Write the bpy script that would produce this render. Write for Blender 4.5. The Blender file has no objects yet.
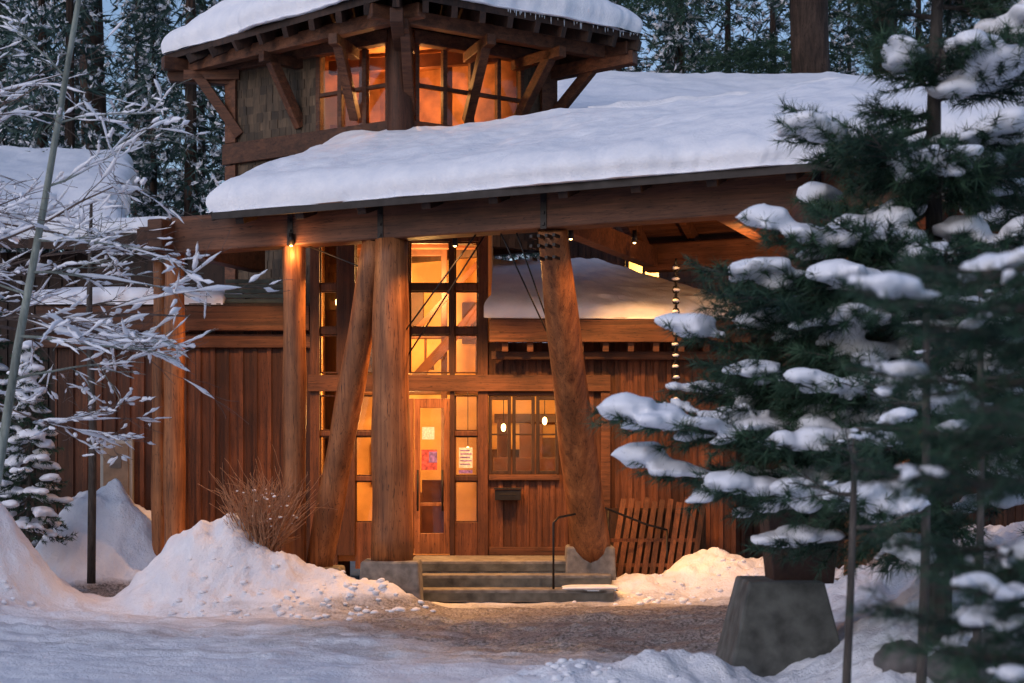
import bpy, math, random, time
import numpy as np
from mathutils import Vector, Matrix
random.seed(7); RNG=np.random.default_rng(7)
scene=bpy.context.scene
COL=scene.collection

# ------------------------------------------------------------------ noise
def _h(ix,iy):
    n=(ix.astype(np.int64)*374761393+iy.astype(np.int64)*668265263)&0x7fffffff
    n=((n^(n>>13))*1274126177)&0x7fffffff
    return ((n^(n>>16))&0xffff)/65535.0
def vn(x,y):
    x=np.asarray(x,float); y=np.asarray(y,float)
    ix=np.floor(x); iy=np.floor(y); fx=x-ix; fy=y-iy
    fx=fx*fx*(3-2*fx); fy=fy*fy*(3-2*fy)
    a=_h(ix,iy); b=_h(ix+1,iy); c=_h(ix,iy+1); d=_h(ix+1,iy+1)
    return (a*(1-fx)+b*fx)*(1-fy)+(c*(1-fx)+d*fx)*fy-0.5
def fbm(x,y,o=4):
    s=0; a=1.0
    for i in range(o):
        s=s+a*vn(x*2**i+17.3*i,y*2**i-9.1*i); a*=0.5
    return s

# ------------------------------------------------------------------ mesh helpers
def mesh_np(name,verts,faces,mats,mi=None,tone=None,smooth=False):
    me=bpy.data.meshes.new(name)
    verts=np.asarray(verts,np.float32); faces=np.asarray(faces,np.int32)
    n,k=faces.shape
    me.vertices.add(len(verts)); me.vertices.foreach_set('co',verts.ravel())
    me.loops.add(n*k); me.loops.foreach_set('vertex_index',faces.ravel())
    me.polygons.add(n); me.polygons.foreach_set('loop_start',np.arange(0,n*k,k,dtype=np.int32))
    try: me.polygons.foreach_set('loop_total',np.full(n,k,np.int32))
    except Exception: pass
    for m in mats: me.materials.append(m)
    if mi is not None: me.polygons.foreach_set('material_index',np.asarray(mi,np.int32))
    me.polygons.foreach_set('use_smooth',np.full(n,smooth,bool))
    if tone is not None:
        at=me.attributes.new('tone','FLOAT','FACE'); at.data.foreach_set('value',np.asarray(tone,np.float32))
    me.update(calc_edges=True); me.validate()
    return me
def obj(name,me,parent=None):
    o=bpy.data.objects.new(name,me); COL.objects.link(o)
    if parent is not None: o.parent=parent
    return o
def empty(name,loc=(0,0,0)):
    o=bpy.data.objects.new(name,None); COL.objects.link(o); o.location=loc; o.empty_display_size=0.2
    return o
def bake(o):
    bpy.context.view_layer.update()
    dg=bpy.context.evaluated_depsgraph_get(); ev=o.evaluated_get(dg)
    me=bpy.data.meshes.new_from_object(ev); o.modifiers.clear(); o.data=me

class M:
    def __init__(s): s.v=[]; s.f=[]; s.t=[]; s.sm=[]
    def add(s,vs,fs,tone=None,smooth=False):
        b=len(s.v); s.v+= [tuple(v) for v in vs]
        t=random.random() if tone is None else tone
        for f in fs: s.f.append([b+i for i in f]); s.t.append(t); s.sm.append(smooth)
    def box(s,x0,x1,y0,y1,z0,z1,T=None,tone=None):
        vs=[Vector((x,y,z)) for x in(x0,x1) for y in(y0,y1) for z in(z0,z1)]
        if T is not None: vs=[T@v for v in vs]
        s.add(vs,[(0,1,3,2),(4,6,7,5),(0,4,5,1),(2,3,7,6),(0,2,6,4),(1,5,7,3)],tone)
    def beam(s,p0,p1,w,h,tone=None,up=(0,0,1)):
        p0=Vector(p0);p1=Vector(p1);d=(p1-p0).normalized();u=Vector(up)
        if abs(d.dot(u))>0.98: u=Vector((0,1,0))
        a=d.cross(u).normalized()*w/2; b=a.cross(d).normalized()*h/2
        vs=[p+i*a+j*b for p in(p0,p1) for i in(-1,1) for j in(-1,1)]
        s.add(vs,[(0,1,3,2),(4,6,7,5),(0,4,5,1),(2,3,7,6),(0,2,6,4),(1,5,7,3)],tone)
    def tube(s,pts,rad,seg=8,tone=None,cap=True,irr=0.0,flat=1.0):
        pts=[Vector(p) for p in pts]; n=len(pts); vs=[]
        ref=Vector((0,0,1))
        d0=(pts[-1]-pts[0]).normalized()
        if abs(d0.z)>0.9: ref=Vector((0,1,0))
        for i,p in enumerate(pts):
            d=(pts[min(i+1,n-1)]-pts[max(i-1,0)]).normalized()
            a=d.cross(ref); a=a.normalized() if a.length>1e-5 else Vector((1,0,0)); b=a.cross(d).normalized()
            for k in range(seg):
                an=2*math.pi*k/seg; r=rad[i]*(1+irr*(random.random()-.5))
                vs.append(p+a*math.cos(an)*r+b*math.sin(an)*r*flat)
        fs=[]
        for i in range(n-1):
            for k in range(seg):
                k2=(k+1)%seg; fs.append((i*seg+k,i*seg+k2,(i+1)*seg+k2,(i+1)*seg+k))
        if cap: fs.append(tuple(range(seg-1,-1,-1))); fs.append(tuple((n-1)*seg+k for k in range(seg)))
        s.add(vs,fs,tone,True)
    def log(s,p0,p1,r0,r1,seg=18,n=14,tone=None):
        p0=Vector(p0);p1=Vector(p1); ph=random.random()*6; pts=[];rad=[]
        for i in range(n+1):
            t=i/n; p=p0.lerp(p1,t)+Vector((math.sin(t*5+ph),math.cos(t*4+ph),0))*0.008
            pts.append(p); rad.append(r0+(r1-r0)*t+0.008*math.sin(t*17+ph))
        s.tube(pts,rad,seg,tone,True,0.03)
    def blob(s,c,sx,sy,sz,seg=12,ring=8,tone=None,irr=.1):
        vs=[];fs=[]; c=Vector(c)
        vs.append(c+Vector((0,0,-sz)))
        for i in range(1,ring):
            ph=math.pi*i/ring-math.pi/2
            for k in range(seg):
                th=2*math.pi*k/seg; q=1+irr*(random.random()-.5)
                vs.append(c+Vector((sx*math.cos(ph)*math.cos(th)*q,sy*math.cos(ph)*math.sin(th)*q,sz*math.sin(ph)*q)))
        vs.append(c+Vector((0,0,sz)))
        for k in range(seg):
            k2=(k+1)%seg
            fs.append((0,1+k2,1+k)); 
            for i in range(ring-2): fs.append((1+i*seg+k,1+i*seg+k2,1+(i+1)*seg+k2,1+(i+1)*seg+k))
            fs.append((1+(ring-2)*seg+k,1+(ring-2)*seg+k2,len(vs)-1))
        s.add(vs,fs,tone,True)
    def make(s,name,mat,parent=None,bevel=0):
        me=bpy.data.meshes.new(name); me.from_pydata(s.v,[],s.f); me.materials.append(mat)
        at=me.attributes.new('tone','FLOAT','FACE'); at.data.foreach_set('value',s.t)
        me.polygons.foreach_set('use_smooth',s.sm)
        me.update(); o=obj(name,me,parent)
        if bevel:
            b=o.modifiers.new('bevel','BEVEL'); b.width=bevel; b.segments=2; b.limit_method='ANGLE'; b.angle_limit=math.radians(50)
        return o

# ------------------------------------------------------------------ materials
def newmat(name):
    m=bpy.data.materials.new(name); m.use_nodes=True; nt=m.node_tree
    return m,nt,nt.nodes,nt.links,nt.nodes['Principled BSDF']
def wood(name,c0,c1,scale,rot=(0,0,0),rough=.6,bump=.35,tonemin=.65,crack=True,coat=0.0):
    m,nt,N,L,B=newmat(name)
    tc=N.new('ShaderNodeTexCoord'); mp=N.new('ShaderNodeMapping'); mp0=N.new('ShaderNodeMapping')
    mp0.inputs['Rotation'].default_value=rot; mp.inputs['Scale'].default_value=scale
    L.new(tc.outputs['Object'],mp0.inputs[0]); L.new(mp0.outputs[0],mp.inputs[0])
    no=N.new('ShaderNodeTexNoise'); no.inputs['Scale'].default_value=1; no.inputs['Detail'].default_value=6; no.inputs['Roughness'].default_value=.65; no.inputs['Distortion'].default_value=.6
    L.new(mp.outputs[0],no.inputs['Vector'])
    cr=N.new('ShaderNodeValToRGB'); cr.color_ramp.elements[0].position=.32; cr.color_ramp.elements[1].position=.68
    cr.color_ramp.elements[0].color=(*c0,1); cr.color_ramp.elements[1].color=(*c1,1)
    L.new(no.outputs['Fac'],cr.inputs[0])
    n2=N.new('ShaderNodeTexNoise'); n2.inputs['Scale'].default_value=1.7; n2.inputs['Detail'].default_value=3; L.new(tc.outputs['Object'],n2.inputs['Vector'])
    at=N.new('ShaderNodeAttribute'); at.attribute_name='tone'
    mr=N.new('ShaderNodeMapRange'); mr.inputs['To Min'].default_value=tonemin; mr.inputs['To Max'].default_value=1.2; L.new(at.outputs['Fac'],mr.inputs['Value'])
    m2=N.new('ShaderNodeMapRange'); m2.inputs['From Min'].default_value=.3; m2.inputs['From Max'].default_value=.7; m2.inputs['To Min'].default_value=.6; m2.inputs['To Max'].default_value=1.2; L.new(n2.outputs['Fac'],m2.inputs['Value'])
    mu=N.new('ShaderNodeMath'); mu.operation='MULTIPLY'; L.new(mr.outputs[0],mu.inputs[0]); L.new(m2.outputs[0],mu.inputs[1])
    last=mu
    if crack:
        n3=N.new('ShaderNodeTexNoise'); n3.inputs['Scale'].default_value=2.2; n3.inputs['Detail'].default_value=2; n3.inputs['Distortion'].default_value=1.2
        L.new(mp.outputs[0],n3.inputs['Vector'])
        c3=N.new('ShaderNodeValToRGB'); e=c3.color_ramp.elements; e[0].position=.48;e[0].color=(1,1,1,1);e[1].position=.5;e[1].color=(.2,.2,.2,1)
        k=e.new(.52);k.color=(1,1,1,1)
        L.new(n3.outputs['Fac'],c3.inputs[0])
        m3=N.new('ShaderNodeMath'); m3.operation='MULTIPLY'; L.new(mu.outputs[0],m3.inputs[0]); L.new(c3.outputs[0],m3.inputs[1]); last=m3
    vm=N.new('ShaderNodeVectorMath'); vm.operation='SCALE'; L.new(cr.outputs[0],vm.inputs[0]); L.new(last.outputs[0],vm.inputs['Scale'])
    L.new(vm.outputs[0],B.inputs['Base Color']); B.inputs['Roughness'].default_value=rough; B.inputs['Specular IOR Level'].default_value=.3
    bp=N.new('ShaderNodeBump'); bp.inputs['Strength'].default_value=bump; bp.inputs['Distance'].default_value=.02; L.new(no.outputs['Fac'],bp.inputs['Height']); L.new(bp.outputs[0],B.inputs['Normal'])
    return m
def plain(name,c,rough=.6,metal=0,nscale=8,var=.25,bump=.1,emit=None,estr=0):
    m,nt,N,L,B=newmat(name)
    tc=N.new('ShaderNodeTexCoord'); no=N.new('ShaderNodeTexNoise'); no.inputs['Scale'].default_value=nscale; no.inputs['Detail'].default_value=5
    L.new(tc.outputs['Object'],no.inputs['Vector'])
    cr=N.new('ShaderNodeValToRGB'); cr.color_ramp.elements[0].position=.3;cr.color_ramp.elements[1].position=.7
    cr.color_ramp.elements[0].color=(*[k*(1-var) for k in c],1); cr.color_ramp.elements[1].color=(*[min(1,k*(1+var)) for k in c],1)
    L.new(no.outputs['Fac'],cr.inputs[0]); L.new(cr.outputs[0],B.inputs['Base Color'])
    B.inputs['Roughness'].default_value=rough; B.inputs['Metallic'].default_value=metal
    bp=N.new('ShaderNodeBump'); bp.inputs['Strength'].default_value=bump; bp.inputs['Distance'].default_value=.02; L.new(no.outputs['Fac'],bp.inputs['Height']); L.new(bp.outputs[0],B.inputs['Normal'])
    if emit: B.inputs['Emission Color'].default_value=(*emit,1); B.inputs['Emission Strength'].default_value=estr
    return m
def snowmat(name,ground=False,simple=False):
    m,nt,N,L,B=newmat(name)
    B.inputs['Roughness'].default_value=.65; B.inputs['Specular IOR Level'].default_value=.25
    tc=N.new('ShaderNodeTexCoord')
    n1=N.new('ShaderNodeTexNoise'); n1.inputs['Scale'].default_value=3.5; n1.inputs['Detail'].default_value=6; n1.inputs['Roughness'].default_value=.6
    L.new(tc.outputs['Object'],n1.inputs['Vector'])
    cr=N.new('ShaderNodeValToRGB'); cr.color_ramp.elements[0].position=.3;cr.color_ramp.elements[1].position=.65
    cr.color_ramp.elements[0].color=(.76,.78,.84,1); cr.color_ramp.elements[1].color=(.88,.88,.91,1)
    L.new(n1.outputs['Fac'],cr.inputs[0])
    if simple:
        L.new(cr.outputs[0],B.inputs['Base Color']); return m
    n2=N.new('ShaderNodeTexNoise'); n2.inputs['Scale'].default_value=30; n2.inputs['Detail'].default_value=3; n2.inputs['Roughness'].default_value=.7
    L.new(tc.outputs['Object'],n2.inputs['Vector'])
    mx=N.new('ShaderNodeMath'); mx.operation='MULTIPLY_ADD'; mx.inputs[1].default_value=.4; L.new(n2.outputs['Fac'],mx.inputs[0]); L.new(n1.outputs['Fac'],mx.inputs[2])
    bp=N.new('ShaderNodeBump'); bp.inputs['Strength'].default_value=.75 if ground else .35; bp.inputs['Distance'].default_value=.07; L.new(mx.outputs[0],bp.inputs['Height']); L.new(bp.outputs[0],B.inputs['Normal'])
    if not ground:
        L.new(cr.outputs[0],B.inputs['Base Color'])
    else:
        at=N.new('ShaderNodeAttribute'); at.attribute_name='slush'
        n3=N.new('ShaderNodeTexNoise'); n3.inputs['Scale'].default_value=1.0; n3.inputs['Detail'].default_value=8; n3.inputs['Roughness'].default_value=.74
        mp=N.new('ShaderNodeMapping'); mp.inputs['Scale'].default_value=(.9,3.6,1); mp.inputs['Rotation'].default_value=(0,0,.12)
        L.new(tc.outputs['Object'],mp.inputs[0]); L.new(mp.outputs[0],n3.inputs['Vector'])
        ad=N.new('ShaderNodeMath'); ad.operation='ADD'; L.new(at.outputs['Fac'],ad.inputs[0]); L.new(n3.outputs['Fac'],ad.inputs[1])
        c2=N.new('ShaderNodeMapRange'); c2.inputs['From Min'].default_value=.78;c2.inputs['From Max'].default_value=1.2; L.new(ad.outputs[0],c2.inputs['Value'])
        c4=N.new('ShaderNodeValToRGB'); e=c4.color_ramp.elements; e[0].color=(.11,.095,.085,1); e[1].color=(.40,.36,.34,1); e[0].position=.40;e[1].position=.60
        L.new(n2.outputs['Fac'],c4.inputs[0])
        mix=N.new('ShaderNodeMix'); mix.data_type='RGBA'; L.new(c2.outputs[0],mix.inputs['Factor']); L.new(cr.outputs[0],mix.inputs[6]); L.new(c4.outputs[0],mix.inputs[7])
        L.new(mix.outputs[2],B.inputs['Base Color'])
        rr=N.new('ShaderNodeMapRange'); rr.inputs['To Min'].default_value=.65; rr.inputs['To Max'].default_value=.28; L.new(c2.outputs[0],rr.inputs['Value']); L.new(rr.outputs[0],B.inputs['Roughness'])
    return m
def foliage(name,dark,light):
    m,nt,N,L,B=newmat(name)
    at=N.new('ShaderNodeAttribute'); at.attribute_name='tone'
    cr=N.new('ShaderNodeValToRGB'); cr.color_ramp.elements[0].color=(*dark,1); cr.color_ramp.elements[1].color=(*light,1)
    L.new(at.outputs['Fac'],cr.inputs[0]); L.new(cr.outputs[0],B.inputs['Base Color']); B.inputs['Roughness'].default_value=.55
    B.inputs['Specular IOR Level'].default_value=.3
    return m
def glassmat(name):
    m,nt,N,L,B=newmat(name); N.remove(B); out=N['Material Output']
    t=N.new('ShaderNodeBsdfTransparent'); t.inputs[0].default_value=(.96,.94,.91,1); g=N.new('ShaderNodeBsdfGlossy'); g.inputs['Roughness'].default_value=.03
    tc=N.new('ShaderNodeTexCoord'); no=N.new('ShaderNodeTexNoise'); no.inputs['Scale'].default_value=1.5; L.new(tc.outputs['Object'],no.inputs['Vector'])
    bp=N.new('ShaderNodeBump'); bp.inputs['Strength'].default_value=.05; L.new(no.outputs['Fac'],bp.inputs['Height']); L.new(bp.outputs[0],g.inputs['Normal'])
    mx=N.new('ShaderNodeMixShader'); mx.inputs[0].default_value=.03
    L.new(t.outputs[0],mx.inputs[1]); L.new(g.outputs[0],mx.inputs[2]); L.new(mx.outputs[0],out.inputs[0]); return m

SNOW=snowmat('snow'); GSNOW=snowmat('snow_ground',True); SSNOW=snowmat('snow_branches',simple=True)
LOG=wood('log_wood',(.14,.045,.016),(.40,.155,.056),(11,11,.55),rough=.5,bump=.45,tonemin=.85)
WV=wood('wood_vertical',(.060,.020,.010),(.175,.062,.027),(16,16,.9),tonemin=.45)
WH=wood('wood_beam',(.060,.023,.012),(.175,.070,.036),(.6,14,14),rot=(0,0,.41),tonemin=.75)
WHX=wood('wood_trim',(.055,.021,.011),(.165,.064,.030),(.7,14,14),tonemin=.7)
SHG=wood('shingle',(.045,.030,.018),(.13,.083,.048),(12,12,2.5),tonemin=.45,crack=False)
DARKW=wood('dark_wood',(.02,.010,.007),(.06,.028,.017),(10,10,1.2),tonemin=.7)
GLASS=glassmat('window_glass')
CONC=plain('concrete',(.18,.165,.15),.85,0,9,.4,.5)
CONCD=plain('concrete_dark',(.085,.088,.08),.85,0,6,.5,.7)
METAL=plain('dark_metal',(.025,.022,.022),.5,.7)
RUST=plain('rust_steel',(.04,.02,.016),.7,.3,14,.4,.3)
PLAST=plain('interior_plaster',(.62,.36,.14),.8,0,1.3,.4,.05)
IFLOOR=plain('interior_floor',(.20,.08,.03),.5,0,3,.2)
IDARK=plain('interior_dark_furniture',(.09,.03,.014),.5,0,6,.3)
BULB=plain('lamp_glow',(1,.8,.5),.5,0,3,0,0,(1,.58,.2),16)
GREY=plain('painted_grey_metal',(.36,.34,.31),.5,.1,5,.1,.05)
PAPER=plain('paper_white',(.62,.58,.52),.8,0,40,.3,0)
POST1=plain('poster_red',(.5,.07,.06),.7,0,22,.6,0)
POST2=plain('poster_blue',(.22,.12,.35),.7,0,25,.6,0)
BARK=wood('bark',(.022,.016,.013),(.10,.062,.045),(9,9,1.6),tonemin=.8,bump=.9,rough=.9)
BARKG=wood('bark_grey',(.04,.034,.03),(.12,.10,.085),(20,20,4),tonemin=.8,bump=.9,rough=.9,crack=False)
PALE=wood('pale_bark',(.12,.14,.12),(.30,.33,.29),(20,20,5),tonemin=.8,bump=.3,rough=.8,crack=False)
TWIG=plain('twig',(.11,.075,.06),.8,0,20,.4,.2)
NEED=foliage('pine_needles',(.006,.024,.018),(.050,.105,.055))
NEEDF=foliage('forest_needles_hazed',(.016,.042,.040),(.065,.115,.095))  # paler, bluer than the near needles: aerial haze put into the colour
STONE=plain('stone',(.12,.11,.105),.85,0,5,.5,.6)
ICE=plain('ice',(.75,.8,.85),.1,0,4,.05)

# ------------------------------------------------------------------ camera / world / sun
cd=bpy.data.cameras.new('camera'); cam=obj('camera',cd); cam.location=(0,0,1.75); cam.rotation_euler=(math.radians(90),0,0)
cd.sensor_width=36; cd.lens=1500*36/1024; cd.shift_y=128.5/1024; cd.clip_end=2500; cd.clip_start=.1
cd.dof.use_dof=True; cd.dof.focus_distance=20.5; cd.dof.aperture_fstop=2.0
scene.camera=cam
w=bpy.data.worlds.new('World'); scene.world=w; w.use_nodes=True
nt=w.node_tree; sky=nt.nodes.new('ShaderNodeTexSky'); sky.sky_type='NISHITA'; sky.sun_disc=False
ELEV=math.radians(27); ROT=math.radians(222)
sky.sun_elevation=ELEV; sky.sun_rotation=ROT; sky.dust_density=1.0; sky.ozone_density=2.6; sky.air_density=1.2
tint=nt.nodes.new('ShaderNodeVectorMath'); tint.operation='MULTIPLY'; tint.inputs[1].default_value=(.98,.94,1.0)
nt.links.new(sky.outputs[0],tint.inputs[0]); nt.links.new(tint.outputs[0],nt.nodes['Background'].inputs[0]); nt.nodes['Background'].inputs[1].default_value=.145
sd=bpy.data.lights.new('sun','SUN'); sd.energy=.5; sd.angle=math.radians(30); sd.color=(1,.88,.95)
so=obj('sun',sd); 
dirv=Vector((math.sin(ROT)*math.cos(ELEV),math.cos(ROT)*math.cos(ELEV),math.sin(ELEV)))
so.rotation_euler=dirv.to_track_quat('Z','Y').to_euler()
scene.view_settings.view_transform='Standard'; scene.view_settings.look='None'; scene.view_settings.exposure=0

WARM=(1,.46,.13)
def point(name,loc,W,parent=None,r=.08,c=WARM):
    l=bpy.data.lights.new(name,'POINT'); l.energy=W; l.shadow_soft_size=r; l.color=c
    o=obj(name,l,parent); o.location=loc; return o
def spot(name,loc,tgt,W,ang,parent=None,c=WARM,r=.05):
    l=bpy.data.lights.new(name,'SPOT'); l.energy=W; l.spot_size=math.radians(ang); l.spot_blend=.6; l.shadow_soft_size=r; l.color=c
    o=obj(name,l,parent); o.location=loc; o.rotation_euler=(Vector(loc)-Vector(tgt)).to_track_quat('Z','Y').to_euler(); return o

# ------------------------------------------------------------------ ground
def G(x,y):
    x=np.asarray(x,float); y=np.asarray(y,float)
    h=.05*fbm(x*.5,y*.5,3)+.03*fbm(x*3,y*3,3)
    road=np.exp(-((y-(16.3-.12*x))/3.6)**2)
    yy=y+.12*x+.25*vn(x*.35,3.1)
    h=h-.07*road*np.clip(np.sin(yy*3.3),0,1)**3+.035*road*np.clip(np.sin(yy*3.3+2.4),0,1)**4
    h=h+road*(.07*fbm(x*.6,y*2.6,3)+.07*fbm(x*2.6,y*4.5,3))
    m=np.zeros_like(h)
    for (cx,cy,rx,ry,hh) in [(-6.75,18.9,.75,.7,1.10),(-8.0,18.9,1.1,.9,1.35),(-6.05,21.75,.75,.7,1.25),(-5.45,21.6,.7,.6,.85),(-4.85,21.7,.5,.4,.25),(-3.95,19.4,.62,.7,.90),(-3.3,19.2,.7,.65,.62),(-2.6,18.9,.7,.45,.40),(-1.7,18.85,.45,.3,.24),(-4.55,19.3,.4,.5,.22),
          (2.85,21.2,.6,.7,.60),(1.8,20.7,.6,.5,.28),(3.7,20.6,.9,.7,.45),(.7,11.9,.5,.4,.22),(1.35,11.9,.5,.4,.30),(.15,11.9,.35,.35,.14),
          (5.0,13.2,1.7,3.4,.95),(7.5,15,2.6,3.5,1.1),(5.4,17.2,1.7,1.3,.7),(3.2,11.3,.8,1.2,.45),(-11,17,3,4,1.2),(9,8,3,6,1.1)]:
        d=((x-cx)/rx)**2+((y-cy)/ry)**2
        q=hh*np.exp(-np.minimum(d,30)**1.35*.55)
        m=np.sqrt(m*m+q*q)
    lump=1+.30*fbm(x*1.6,y*1.6,4)
    h=h+m*lump+np.clip(m*3,0,.5)*.18*fbm(x*5,y*5,3)+np.clip(m*3,0,1)*.03*fbm(x*16,y*16,2)
    hill=np.clip(y-34,0,200)*.13+np.clip(np.abs(x)-22,0,100)*.06
    h=h+hill*(1+.2*vn(x*.05,y*.05))
    inside=(x>-6.6)&(x<3.35)&(y>22.35)&(y<30)
    h=np.where(inside,-.05,h)
    inside=(x>-1.35)&(x<1.35)&(y>20.1)&(y<22.35)
    h=np.where(inside,-.02,h)
    return h
def axis(a,b,s,lo,hi):
    c=list(np.arange(a,b,s)); d=s
    v=b; r=[]
    while v<hi: r.append(v); d*=1.25; v+=d
    r.append(hi); d=s; v=a-s; l=[]
    while v>lo: l.append(v); d*=1.25; v-=d
    l.append(lo); return np.array(l[::-1]+c+r)
gx=axis(-8.5,6,.035,-900,900); gy=axis(10.5,22.6,.04,-300,1500)
X,Y=np.meshgrid(gx,gy); Z=G(X,Y)
nx,ny=len(gx),len(gy)
idx=np.arange(nx*ny).reshape(ny,nx)
F=np.stack([idx[:-1,:-1],idx[:-1,1:],idx[1:,1:],idx[1:,:-1]],-1).reshape(-1,4)
me=mesh_np('snowy_ground',np.stack([X,Y,Z],-1).reshape(-1,3),F,[GSNOW],smooth=True)
sl=np.exp(-(((X-1.2)/3.2)**2+((Y-18.0+.12*X)/2.1)**2))*.95+np.exp(-(((X-2.4)/3.4)**2+((Y-14.8)/1.8)**2))*.5
sl+=1.0*np.exp(-(((X+5.35)/.9)**2+((Y-20.4)/.45)**2))+.31*np.exp(-((Y-16.0)/3.2)**2)*(np.abs(X)<60)
sl-=np.clip(Z-.15,0,1)*3.0
at=me.attributes.new('slush','FLOAT','POINT'); at.data.foreach_set('value',sl.ravel().astype(np.float32))
obj('snowy_ground',me)

# ------------------------------------------------------------------ snow slabs
def snow_surface(name,P,lu,lv,T,wd,parent,nu=120,nv=60,hang=.05,seed=0.,edges=(1,1,1,1)):
    def spaced(n,l):
        e=np.linspace(0,1,9)**1.8*wd/l; e=e[:-1]
        mid=np.linspace(wd/l,1-wd/l,n); return np.concatenate([e,mid,(1-e)[::-1]])
    u=spaced(nu,lu); v=spaced(nv,lv); U,V=np.meshgrid(u,v)
    x,y,z=P(U,V)
    def ed(d):
        k=np.clip(1-d/wd,0,1); return (1-k**2.4)**(1/2.4)
    E=np.ones_like(U)
    if edges[0]: E=E*ed(U*lu)
    if edges[1]: E=E*ed((1-U)*lu)
    if edges[2]: E=E*ed(V*lv)
    if edges[3]: E=E*ed((1-V)*lv)
    th=T*E*(1+.34*fbm(U*lu*.8+seed,V*lv*.8,3)+.09*fbm(U*lu*4+seed,V*lv*4,3))
    nxr=.15*fbm(U*lu*1.1+seed,V*lv*1.1+3,3)+.06*fbm(U*lu*6+seed,V*lv*6+3,2)
    cx,cy=x.mean(),y.mean(); dx,dy=x-cx,y-cy; dl=np.sqrt(dx*dx+dy*dy)+1e-6
    bul=(np.sin(np.clip(E,0,1)*math.pi)*hang+nxr)*(E<.98)
    x=x+dx/dl*bul; y=y+dy/dl*bul
    top=np.stack([x,y,z+th],-1).reshape(-1,3); bot=np.stack([x,y,z-.02+0*th],-1).reshape(-1,3)
    ny_,nx_=U.shape; id_=np.arange(nx_*ny_).reshape(ny_,nx_)
    A=np.stack([id_[:-1,:-1],id_[:-1,1:],id_[1:,1:],id_[1:,:-1]],-1).reshape(-1,4)
    Bf=A[:,::-1]+nx_*ny_
    n=nx_*ny_
    def strip(r):
        return np.stack([r[:-1],r[1:],r[1:]+n,r[:-1]+n],-1)
    R=[strip(id_[0,:])[:,::-1],strip(id_[-1,:]),strip(id_[:,0]),strip(id_[:,-1])[:,::-1]]
    me=mesh_np(name,np.concatenate([top,bot]),np.concatenate([A,Bf]+R),[SNOW],smooth=True)
    return obj(name,me,parent)
def quadP(A,B,C,D):
    A,B,C,D=[np.array(k,float) for k in(A,B,C,D)]
    def P(U,V):
        r=[(A[i]*(1-U)+B[i]*U)*(1-V)+(D[i]*(1-U)+C[i]*U)*V for i in range(3)]
        return r
    return P

# ------------------------------------------------------------------ LODGE
lodge=empty('timber_lodge',(0,22,0))
def PO(o): o.matrix_parent_inverse=Matrix.Translation((0,-22,0)); return o
def board_wall(m,o,d,L,z0,z1,openings=(),step=.2,th=.03,batten=True):
    o=Vector(o); d=Vector(d).normalized(); n=Vector((d.y,-d.x,0))
    T=Matrix(((d.x,n.x,0,o.x),(d.y,n.y,0,o.y),(0,0,1,0),(0,0,0,1)))
    x=0
    while x<L-.02:
        x1=min(L,x+step-.008)
        segs=[(z0,z1)]
        for (a,b,c,e) in openings:
            if x1>a and x<b:
                ns=[]
                for (s0,s1) in segs:
                    if c>s0: ns.append((s0,min(c,s1)))
                    if e<s1: ns.append((max(e,s0),s1))
                segs=ns
        for (s0,s1) in segs:
            if s1-s0>.02:
                t=random.random()
                m.box(x,x1,0,th+random.random()*.006,s0,s1,T,t)
                if batten: m.box(x1-.03,x1+.035,th+.004,th+.034,s0,s1,T,min(1,t+.1))
        x+=step
def panel(m,o,d,a,b,z0,z1,t0,t1,tone=None):
    o=Vector(o); d=Vector(d).normalized(); n=Vector((d.y,-d.x,0))
    T=Matrix(((d.x,n.x,0,o.x),(d.y,n.y,0,o.y),(0,0,1,0),(0,0,0,1)))
    m.box(a,b,t0,t1,z0,z1,T,tone)

# --- entry bay
fr=M()
for a,b,z0,z1 in [(-2.96,-2.82,0,5.85),(-2.56,-2.30,.5,5.85),(-1.98,-1.50,3.17,5.10),(-.91,-.84,.5,5.10),(-.50,-.35,0,5.85)]:
    fr.box(a,b,21.96,22.16,z0,z1)
for z0,z1 in [(5.10,5.85)]: fr.box(-2.82,-.50,21.99,22.14,z0,z1)
for a,b in [(-2.82,-2.56),(-2.30,-1.98),(-1.50,-.91),(-.84,-.50)]:
    for z0,z1 in [(3.74,3.84),(4.38,4.48)]: fr.box(a,b,22.0,22.12,z0,z1)
for a,b in [(-2.82,-2.56),(-2.30,-2.02),(-.84,-.50)]:
    for z0,z1 in [(.3,.98),(1.59,1.66),(2.25,2.32)]: fr.box(a,b,22.0,22.12,z0,z1)
fr.box(-2.02,-1.96,21.98,22.14,.5,2.85); 
PO(fr.make('entry_frame',WV,lodge,.008))
inn=M()
def sash(m,a,b,z0,z1,y,w=.03,d=.04,sides=True):
    m.box(a,a+w,y,y+d,z0,z1); m.box(b-w,b,y,y+d,z0,z1); m.box(a+w,b-w,y+.002,y+d-.002,z0,z0+w); m.box(a+w,b-w,y+.002,y+d-.002,z1-w,z1)
gl=M()
for a,b in [(-2.82,-2.56),(-2.30,-1.98),(-1.50,-.91),(-.84,-.50)]:
    for z0,z1 in [(3.17,3.74),(3.84,4.38),(4.48,5.10)]:
        sash(inn,a,b,z0,z1,22.03,.022); gl.box(a,b,22.05,22.056,z0,z1)
for a,b in [(-2.82,-2.56),(-2.30,-2.02),(-.84,-.50)]:
    for z0,z1 in [(.98,1.59),(1.66,2.25),(2.32,2.85)]:
        sash(inn,a,b,z0,z1,22.03,.022); gl.box(a,b,22.05,22.056,z0,z1)
PO(inn.make('window_sashes',WV,lodge,.004))
dr=M()
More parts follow.
